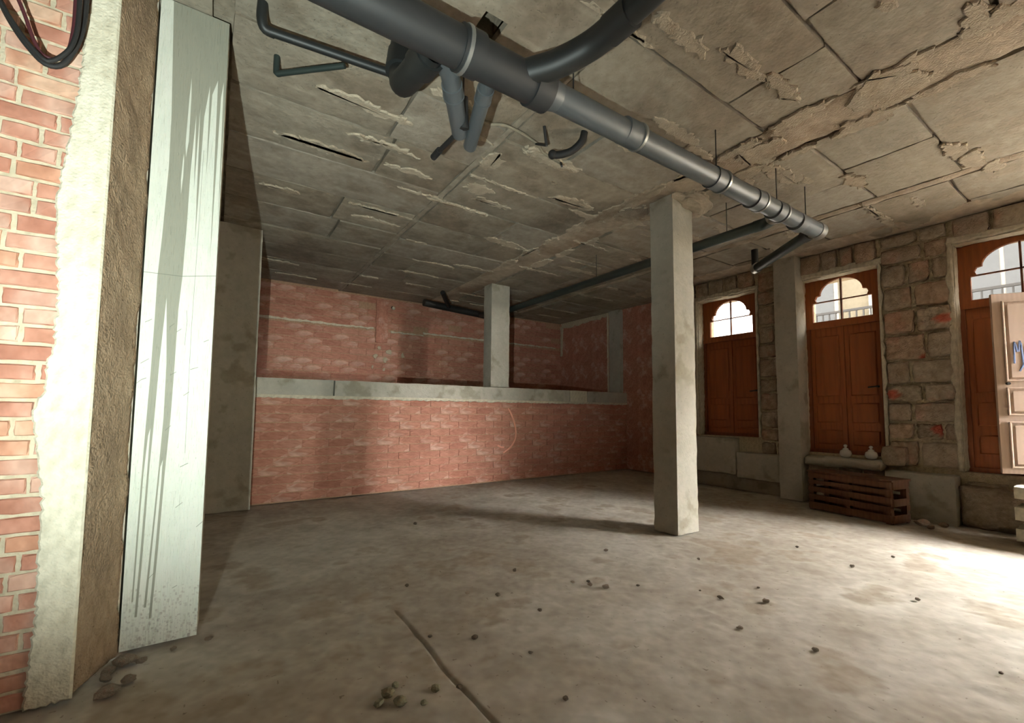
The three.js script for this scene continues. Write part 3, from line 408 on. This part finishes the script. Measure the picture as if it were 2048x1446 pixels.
// ---------- street outside, seen through the fanlights ----------
{
  const g = room('street', 'street outside'); mesh('paving', box(7.7, 40, -0.1, 0.55, -40, 40), std({ color: lin(0.3, 0.28, 0.26) }), g);
  const b = thing('building', 'grey-beige house across the street seen through the fanlights', 'building', [12.5, 0.55, 3.4]);
  const wallM = std({ map: tPlas, color: lin(0.2, 0.188, 0.17) }), trimM = std({ color: lin(0.26, 0.245, 0.22) }), gl = std({ color: lin(0.03, 0.035, 0.04), roughness: 0.2 });
  mesh('wall', box(0, 4, 0, 4.6, -9.2, 5.6), wallM, b); mesh('cornice', box(-0.2, 0, 4.45, 4.6, -9.3, 5.7), trimM, b);  // wall height and unseen far end shaped to block low sky from the hall
  for (const z of [-8.2, -6.6, -5.0, -3.4, -1.5, 0.6, 2.6, 4.4]) for (const y of [2.4]) { const w = mesh('window', box(-0.06, 0.02, y, y + 1.9, z - 0.5, z + 0.5), trimM, b); mesh('pane', box(-0.075, -0.06, y + 0.08, y + 1.82, z - 0.42, z - 0.03), gl, w); mesh('pane', box(-0.075, -0.06, y + 0.08, y + 1.82, z + 0.03, z + 0.42), gl, w); }
  for (const z0 of [-9.0, -5.9]) { const s = mesh('balcony', box(-0.8, 0, 2.1, 2.24, z0, z0 + 2.9), trimM, b); const bars = []; for (let z = z0 + 0.05; z < z0 + 2.9; z += 0.13) bars.push(box(-0.78, -0.755, 2.24, 3.0, z, z + 0.025)); bars.push(box(-0.79, -0.74, 3.0, 3.05, z0, z0 + 2.9)); mesh('railing', mergeGeometries(bars), M.iron, s); }
}
// ---------- pipes under the ceiling ----------
function pipe(parent, name, a, b, r, mat, { sockets = [], socketMat } = {}) {
  const m = mesh(name, rod(a, b, r, 22), mat, parent);
  for (const t of sockets) { const l = new THREE.Vector3(...a).distanceTo(new THREE.Vector3(...b)), d = 0.05 / l; mesh('socket', mergeGeometries([rod(along(a, b, t - d), along(a, b, t + d), r * 1.12, 22), rod(along(a, b, t + d * 0.7), along(a, b, t + d), r * 1.18, 22)]), socketMat ?? mat, parent); }
}
{
  const PZ = -1.94, PY = 3.15, R = 0.078;
  const t = thing('drain_pipe', 'long grey plastic drain pipe hung under the ceiling on thin rods', 'pipe');
  const b = [5.12, 3.16, PZ], sub = (name, label) => { const q = new THREE.Group(); q.name = name; q.userData.label = label; t.add(q); return q; };
  mesh('pipe_run', rod([-0.9, 3.1, PZ], [1.5, 3.12, PZ], 0.1, 24), M.pvcBlackish, t); mesh('reducer', rod([1.5, 3.12, PZ], [1.62, 3.125, PZ], 0.1, 24, false, R), M.pvc, t); mesh('pipe_run', rod([1.6, 3.125, PZ], b, R, 24), M.pvc, t);
  for (const x of [1.02, 1.48]) mesh('socket', rod([x - 0.06, 3.118, PZ], [x + 0.06, 3.12, PZ], 0.112, 24), M.pvcBlackish, t);
  for (const x of [2.25, 3.28, 3.9, 4.28, 4.72]) mesh('socket', rod([x - 0.06, 3.14, PZ], [x + 0.06, 3.142, PZ], R * 1.12, 24), M.pvc, t);
  for (const x of [2.33, 3.36, 3.97, 4.36]) mesh('clamp', rod([x, 3.143, PZ], [x + 0.02, 3.143, PZ], R * 1.2, 24), M.clampM, t);
  mesh('clamp', rod([0.98, 3.118, PZ], [1.0, 3.118, PZ], 0.118, 24), M.clampM, t);
  for (const x of [1.75, 3.3, 4.3, 4.9]) mesh('hanger_rod', rod([x, PY, PZ], [x, C - 0.02, PZ], 0.005, 6), M.iron, t);
  mesh('end_cap', rod([5.1, 3.16, PZ], [5.2, 3.16, PZ], R * 1.1, 24), M.clampM, t);
  // branch to the front: swept junction, then up to the top of the frame
  const e = sub('branch_pipe', 'thick black branch pipe joining the drain pipe in a bent elbow');
  mesh('elbow', tube([[1.36, 3.13, -1.9], [1.48, 3.16, -1.78], [1.58, 3.2, -1.62], [1.61, 3.21, -1.45]], 0.072, 30, 18), M.pvcDark, e); mesh('pipe_run', rod([1.61, 3.21, -1.47], [1.63, 3.22, -0.2], 0.064, 20), M.pvcDark, e);
  mesh('socket', rod([1.605, 3.21, -1.5], [1.612, 3.21, -1.36], 0.078, 20), M.pvcDark, e); mesh('hanger_rod', rod([1.61, 3.2, -1.43], [1.61, C, -1.43], 0.005, 6), M.iron, e);
  // two stub branches sloping away behind the drain pipe
  const s1 = sub('stub_pipe', 'glossy grey stub pipe slanting down behind the drain pipe'); pipe(s1, 'pipe_run', [0.93, 3.14, -2.02], [1.3, 3.13, -2.58], 0.055, M.pvc, { sockets: [0.42] }); mesh('collar', rod([0.9, 3.14, -1.98], [1.0, 3.14, -2.12], 0.068, 18), M.pvc, s1);
  const s2 = sub('stub_pipe', 'dark stub pipe beside the glossy one, open end downward'); pipe(s2, 'pipe_run', [1.2, 3.14, -2.02], [1.42, 3.12, -2.66], 0.046, M.pvc, { sockets: [0.25] });
  const s3 = sub('elbow_pipe', 'stout black elbow pipe hanging at the end of the thin pipe'); mesh('elbow', tube([[0.86, 3.12, -2.02], [0.84, 3.13, -2.25], [0.84, 3.18, -2.42], [0.86, 3.3, -2.5], [0.87, 3.5, -2.52]], 0.075, 30, 18), M.pvcDark, s3); mesh('socket', rod([0.85, 3.3, -2.5], [0.87, 3.44, -2.52], 0.09, 20), M.pvcDark, s3); mesh('socket', rod([0.858, 3.12, -2.06], [0.848, 3.125, -2.18], 0.088, 20), M.pvcDark, s3);
  const th = sub('thin_pipe', 'thin dark pipe running along the ceiling from the stained column'); mesh('pipe_run', rod([0.16, 3.44, -2.8], [0.88, 3.42, -2.68], 0.026, 14), M.pvcDark, th); mesh('bend', tube([[0.13, C, -2.77], [0.13, 3.48, -2.785], [0.145, 3.445, -2.797], [0.2, 3.44, -2.8]], 0.028, 16, 12), M.pvcDark, th); mesh('bend', tube([[0.86, 3.42, -2.685], [0.88, 3.42, -2.66], [0.87, 3.4, -2.55]], 0.028, 12, 12), M.pvcDark, th);
  const gp = thing('green_pipe', 'short dark green pipe with an upturned end near the stained column', 'pipe'); mesh('pipe_run', rod([0.25, 3.45, -3.15], [0.6, 3.46, -2.84], 0.018, 12), M.pvcGreen, gp); mesh('bend', tube([[0.265, 3.45, -3.137], [0.245, 3.452, -3.155], [0.242, 3.48, -3.155], [0.242, C, -3.155]], 0.019, 14, 10), M.pvcGreen, gp);
  const bt = sub('black_tube', 'short black tube'); mesh('sleeve', rod([1.24, 3.26, -2.42], [1.27, 3.08, -2.46], 0.03, 14), M.black, bt); mesh('tail', rod([1.27, 3.1, -2.46], [1.27, 3.13, -2.9], 0.017, 12), M.black, bt); mesh('nozzle', rod([1.27, 3.13, -2.84], [1.27, 3.13, -2.95], 0.024, 12), M.black, bt); mesh('hanger_rod', rod([1.24, 3.24, -2.42], [1.24, C, -2.42], 0.006, 6), M.iron, bt);
  // conduit and bracket on the ceiling
  const cd = thing('conduit', 'thin conduit with a bracket running along the bare ceiling', 'conduit'); mesh('conduit_run', tube([[1.5, 3.56, -2.84], [1.7, 3.545, -2.92], [1.85, 3.55, -2.86], [2.2, 3.54, -2.9], [2.3, 3.53, -2.95], [2.56, 3.53, -3.0]], 0.012, 40, 8), M.concDark, cd); mesh('bracket', mergeGeometries([rod([2.12, 3.56, -2.7], [2.16, 3.42, -2.72], 0.012, 8), rod([2.18, 3.53, -2.89], [2.16, 3.42, -2.72], 0.009, 8)]), M.iron, cd); mesh('bracket', rod([2.54, 3.53, -2.99], [2.46, 3.42, -2.88], 0.01, 8), M.iron, cd);
  const lp = thing('ceiling_spout', 'black bent spout on a short stem under the ceiling', 'spout'); mesh('spout', tube([[2.27, 3.42, -2.8], [2.33, 3.42, -2.76], [2.4, 3.44, -2.68], [2.44, 3.5, -2.6], [2.45, 3.57, -2.58]], 0.03, 24, 14), M.black, lp); mesh('spout_end', new THREE.SphereGeometry(0.038, 14, 10), M.black, lp).position.set(2.28, 3.42, -2.79); 
  // pipe running back over the hall, and the short one to the stone wall
  const bk = sub('back_pipe', 'long dark pipe running from the drain pipe to the back of the hall'); mesh('pipe_run', rod([4.6, 3.19, -2.2], [4.62, 3.19, -7.6], 0.055, 18), M.pvcGreen, bk); mesh('elbow', tube([[4.38, 3.16, -1.98], [4.5, 3.17, -2.08], [4.6, 3.19, -2.2], [4.6, 3.19, -2.3]], 0.06, 16, 16), M.pvcGreen, bk); mesh('collar', rod([4.36, 3.16, -1.96], [4.46, 3.165, -2.05], 0.072, 18), M.clampM, bk);
  for (const z of [-2.6, -4.6]) mesh('hanger_rod', rod([4.6, 3.2, z], [4.6, C, z], 0.005, 6), M.iron, bk);
  const ek = sub('wall_pipe', 'short dark pipe slanting from the drain pipe end to the stone wall'); mesh('pipe_run', rod([5.14, 3.15, -2.0], [6.3, 3.3, -3.16], 0.058, 18), M.pvcGreen, ek); mesh('riser', rod([6.3, 3.26, -3.16], [6.3, C, -3.16], 0.045, 16), M.pvcDark, ek); mesh('socket', rod([6.22, 3.29, -3.08], [6.3, 3.3, -3.16], 0.07, 18), M.clampM, ek); mesh('socket', rod([5.12, 3.15, -1.98], [5.22, 3.163, -2.08], 0.07, 18), M.pvcDark, ek);
  const fk = sub('far_pipe', 'black forked pipe under the ceiling before the back brick wall'); mesh('pipe_run', rod([3.35, 3.38, -8.1], [5.0, 3.3, -8.15], 0.07, 18), M.pvcDark, fk); mesh('fork', rod([3.9, 3.36, -8.1], [3.52, 3.5, -7.6], 0.045, 14), M.pvcDark, fk); mesh('socket', rod([4.62, 3.2, -7.5], [4.64, 3.32, -8.15], 0.06, 16), M.pvcDark, fk);
}
// ---------- cables hanging at the brick wall ----------
[[[-0.86, 3.05, 0], [-0.78, 2.87, 0], [-0.72, 2.78, 0], [-0.67, 2.735, 0], [-0.63, 2.745, 0], [-0.59, 2.83, 0], [-0.565, 2.95, 0], [-0.56, 3.12, 0]], [[-0.8, 3.06, 0.024], [-0.745, 2.93, 0.024], [-0.7, 2.8, 0.024], [-0.675, 2.76, 0.024], [-0.64, 2.755, 0.024], [-0.605, 2.8, 0.024], [-0.59, 2.9, 0.024], [-0.59, 3.12, 0.024]], [[-0.9, 3.1, 0.046], [-0.76, 2.84, 0.046], [-0.69, 2.75, 0.046], [-0.655, 2.725, 0.046], [-0.6, 2.79, 0.046], [-0.575, 2.88, 0.046], [-0.572, 3.12, 0.046]]].forEach((p, i) => tag(mesh('hanging_cable', tube(p.map(([x, y, z]) => [x, y, z - 2.64]), [0.011, 0.007, 0.009][i], 50, 8), [M.black, std({ color: lin(0.07, 0.015, 0.02), roughness: 0.6 }), M.black][i], scene, true), ['thick black cable looping down over the red bricks', 'thin dark red cable looping down over the red bricks', 'thinner black cable of the loop over the red bricks'][i], 'cable', 'cables over the brick wall'));
// ---------- things by the stone wall ----------
{
  const kk = rng(12); const t = thing('crate', 'slatted wooden crate with shade put into its dark colour under the orange-brown door', 'crate', [6.66, 0, -2.2]); t.rotation.y = -0.2;
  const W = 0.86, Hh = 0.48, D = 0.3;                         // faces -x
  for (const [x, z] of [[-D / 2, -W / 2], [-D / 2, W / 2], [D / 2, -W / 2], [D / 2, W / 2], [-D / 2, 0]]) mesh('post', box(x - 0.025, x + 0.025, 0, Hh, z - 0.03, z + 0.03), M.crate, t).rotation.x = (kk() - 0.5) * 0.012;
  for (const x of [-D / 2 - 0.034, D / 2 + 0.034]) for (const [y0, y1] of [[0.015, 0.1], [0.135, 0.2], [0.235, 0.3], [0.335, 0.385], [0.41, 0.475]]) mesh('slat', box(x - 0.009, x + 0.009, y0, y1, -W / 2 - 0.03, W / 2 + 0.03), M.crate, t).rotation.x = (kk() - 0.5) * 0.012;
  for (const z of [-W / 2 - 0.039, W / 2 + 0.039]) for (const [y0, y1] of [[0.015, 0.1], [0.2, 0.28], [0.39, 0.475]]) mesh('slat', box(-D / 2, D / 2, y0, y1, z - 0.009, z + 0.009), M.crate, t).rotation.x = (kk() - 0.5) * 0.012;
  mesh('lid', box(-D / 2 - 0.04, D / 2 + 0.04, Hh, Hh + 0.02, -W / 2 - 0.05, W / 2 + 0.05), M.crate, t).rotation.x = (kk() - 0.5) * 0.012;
  const jar = (z, label) => { const j = thing('glazed_jar', label, 'jar', [7.1, 0.665, z], 'shiny jars on the door ledge'); mesh('body', new THREE.LatheGeometry([[0, 0], [0.045, 0], [0.062, 0.02], [0.07, 0.05], [0.062, 0.085], [0.035, 0.105], [0.03, 0.112]].map((p) => new THREE.Vector2(...p)), 24), M.glaze, j); mesh('lid', new THREE.LatheGeometry([[0.032, 0.108], [0.034, 0.118], [0.018, 0.126], [0.012, 0.134], [0.024, 0.15], [0.018, 0.168], [0, 0.174]].map((p) => new THREE.Vector2(...p)), 20), M.glaze, j); };
  jar(-2.44, 'small shiny white jar at the middle of the door ledge above the crate'); jar(-2.16, 'small shiny white jar at the end of the door ledge next to the stone pier');
  for (let i = 0; i < 3; i++) { tag(mesh('kerb_block', worn(6.42, 6.86, 0.04 + i * 0.2, 0.17 + i * 0.2, -0.86, -0.1, { cell: 0.06, amp: 0.004, round: 0.008, seed: 70 + i }), M.white, scene, true), ['bottom white block of the stack beneath the pale door leaf', 'middle white block of the stack beneath the pale door leaf', 'top white block of the stack beneath the pale door leaf'][i], 'block', 'stacked white blocks'); const bt = thing('timber_batten', ['dark batten under the bottom white block', 'dark batten between the bottom and middle white blocks', 'dark batten between the middle and top white blocks'][i], 'batten', [6.64, i ? 0.178 + (i - 1) * 0.2 : 0, -0.48], 'battens between white blocks'); mesh('timber', worn(-0.2, 0.2, 0, i ? 0.056 : 0.034, -0.3, 0.3, { cell: 0.1, amp: 0.002, round: 0.004, seed: 3 }), M.woodDark, bt); }
}
// ---------- loose stones and chips on the floor ----------
{
  const mk = (s) => { const g = new THREE.IcosahedronGeometry(1, 1), p = g.attributes.position; for (let i = 0; i < p.count; i++) { const v = new THREE.Vector3().fromBufferAttribute(p, i), k = 0.8 + 0.45 * n3(v.x * 1.7, v.y * 1.7, v.z * 1.7, s); p.setXYZ(i, v.x * k, v.y * k * 0.6, v.z * k); } g.computeVertexNormals(); return metreUV(g, s); };
  const G = [1, 2, 3, 4].map(mk), dark = std({ map: tStone, color: lin(0.28, 0.26, 0.23) }), pale = M.stone[0], green = std({ map: tStone, color: lin(0.5, 0.56, 0.46) }), r = rng(404);
  const put = (x, z, s, mat, name, label, cat, grp) => { const m = mesh(name, G[Math.floor(r() * 4)], mat, scene, true); m.position.set(x, s * 0.34 - 0.006, z); m.scale.set(s * (0.8 + 0.5 * r()), s, s * (0.8 + 0.5 * r())); m.rotation.y = r() * 6; tag(m, label, cat, grp); };
  for (const [x, z, s] of [[2.02, -2.93, 0.02], [1.66, -2.61, 0.018], [1.76, -2.27, 0.016], [1.25, -2.2, 0.022], [1.42, -1.91, 0.014], [1.33, -1.53, 0.014], [1.05, -2.35, 0.012], [0.98, -1.86, 0.016], [3.23, -0.51, 0.014], [2.35, -2.45, 0.014], [2.6, -2.2, 0.012], [2.9, -1.9, 0.012], [1.9, -4.7, 0.026], [1.2, -3.1, 0.016], [3.3, -1.7, 0.012], [4.6, -2.0, 0.016]]) put(x, z, s, dark, 'pebble', 'small dark pebble lying on the dusty concrete floor', 'pebble', 'dark pebbles on the floor');
  for (const [x, z, s] of [[2.31, -2.39, 0.03], [2.38, -2.3, 0.026], [2.24, -2.5, 0.02], [2.9, -1.75, 0.022], [3.1, -1.55, 0.026], [2.6, -1.45, 0.02], [3.5, -2.3, 0.02], [4.4, -1.5, 0.024], [5.0, -1.4, 0.02], [4.0, -1.0, 0.02], [1.5, -2.75, 0.02], [3.0, -2.9, 0.02], [2.7, -1.1, 0.018]]) put(x, z, s, pale, 'mortar_crumb', 'pale crumb of old mortar lying on the dusty floor', 'crumb', 'mortar crumbs on the floor');
  for (const [x, z, s] of [[0.69, -1.98, 0.035], [0.64, -1.94, 0.025], [0.74, -2.03, 0.02], [0.88, -1.9, 0.03], [0.72, -1.9, 0.03], [0.8, -1.84, 0.02]]) put(x, z, s, green, 'rubble_lump', 'greenish rubble lump in the small heap beside the floor crack', 'rubble', 'rubble heap by the crack');
  for (const [x, z, s] of [[-0.31, -2.93, 0.05], [-0.24, -2.9, 0.03], [-0.36, -2.86, 0.035], [-0.33, -2.66, 0.05], [-0.27, -2.74, 0.03], [-0.36, -2.8, 0.03], [-0.12, -2.96, 0.022], [0.03, -2.98, 0.02]]) put(x, z, s, M.stone[0], 'plaster_chip', 'broken plaster chip fallen at the foot of the stained column', 'chip', 'plaster chips at the column foot');
  for (const [x, z, s] of [[6.75, -1.6, 0.07], [6.6, -1.5, 0.04], [6.85, -1.45, 0.05]]) put(x, z, s, M.stone[2], 'fallen_stone', 'fallen stone lying at the foot of the stone wall beside the crate', 'stone', 'fallen stones by the crate');
}
// ---------- hand torch that lights the left side ----------
{
  const t = thing('hand_torch', 'small black hand torch held out at waist height, lighting the stained column', 'torch', [-0.41, 0.88, -0.05]); t.lookAt(torch.target.position);
  mesh('barrel', rod([0, 0, -0.2], [0, 0, -0.06], 0.014, 18), M.black, t); mesh('head', rod([0, 0, -0.07], [0, 0, -0.02], 0.015, 20, false, 0.024), M.black, t);
  const l = new THREE.CircleGeometry(0.02, 20); mesh('lens', l, std({ color: lin(0.9, 0.95, 0.92), emissive: lin(0.86, 1, 0.93), emissiveIntensity: 4 }), t).position.z = -0.018;
}
renderer.render(scene, camera);
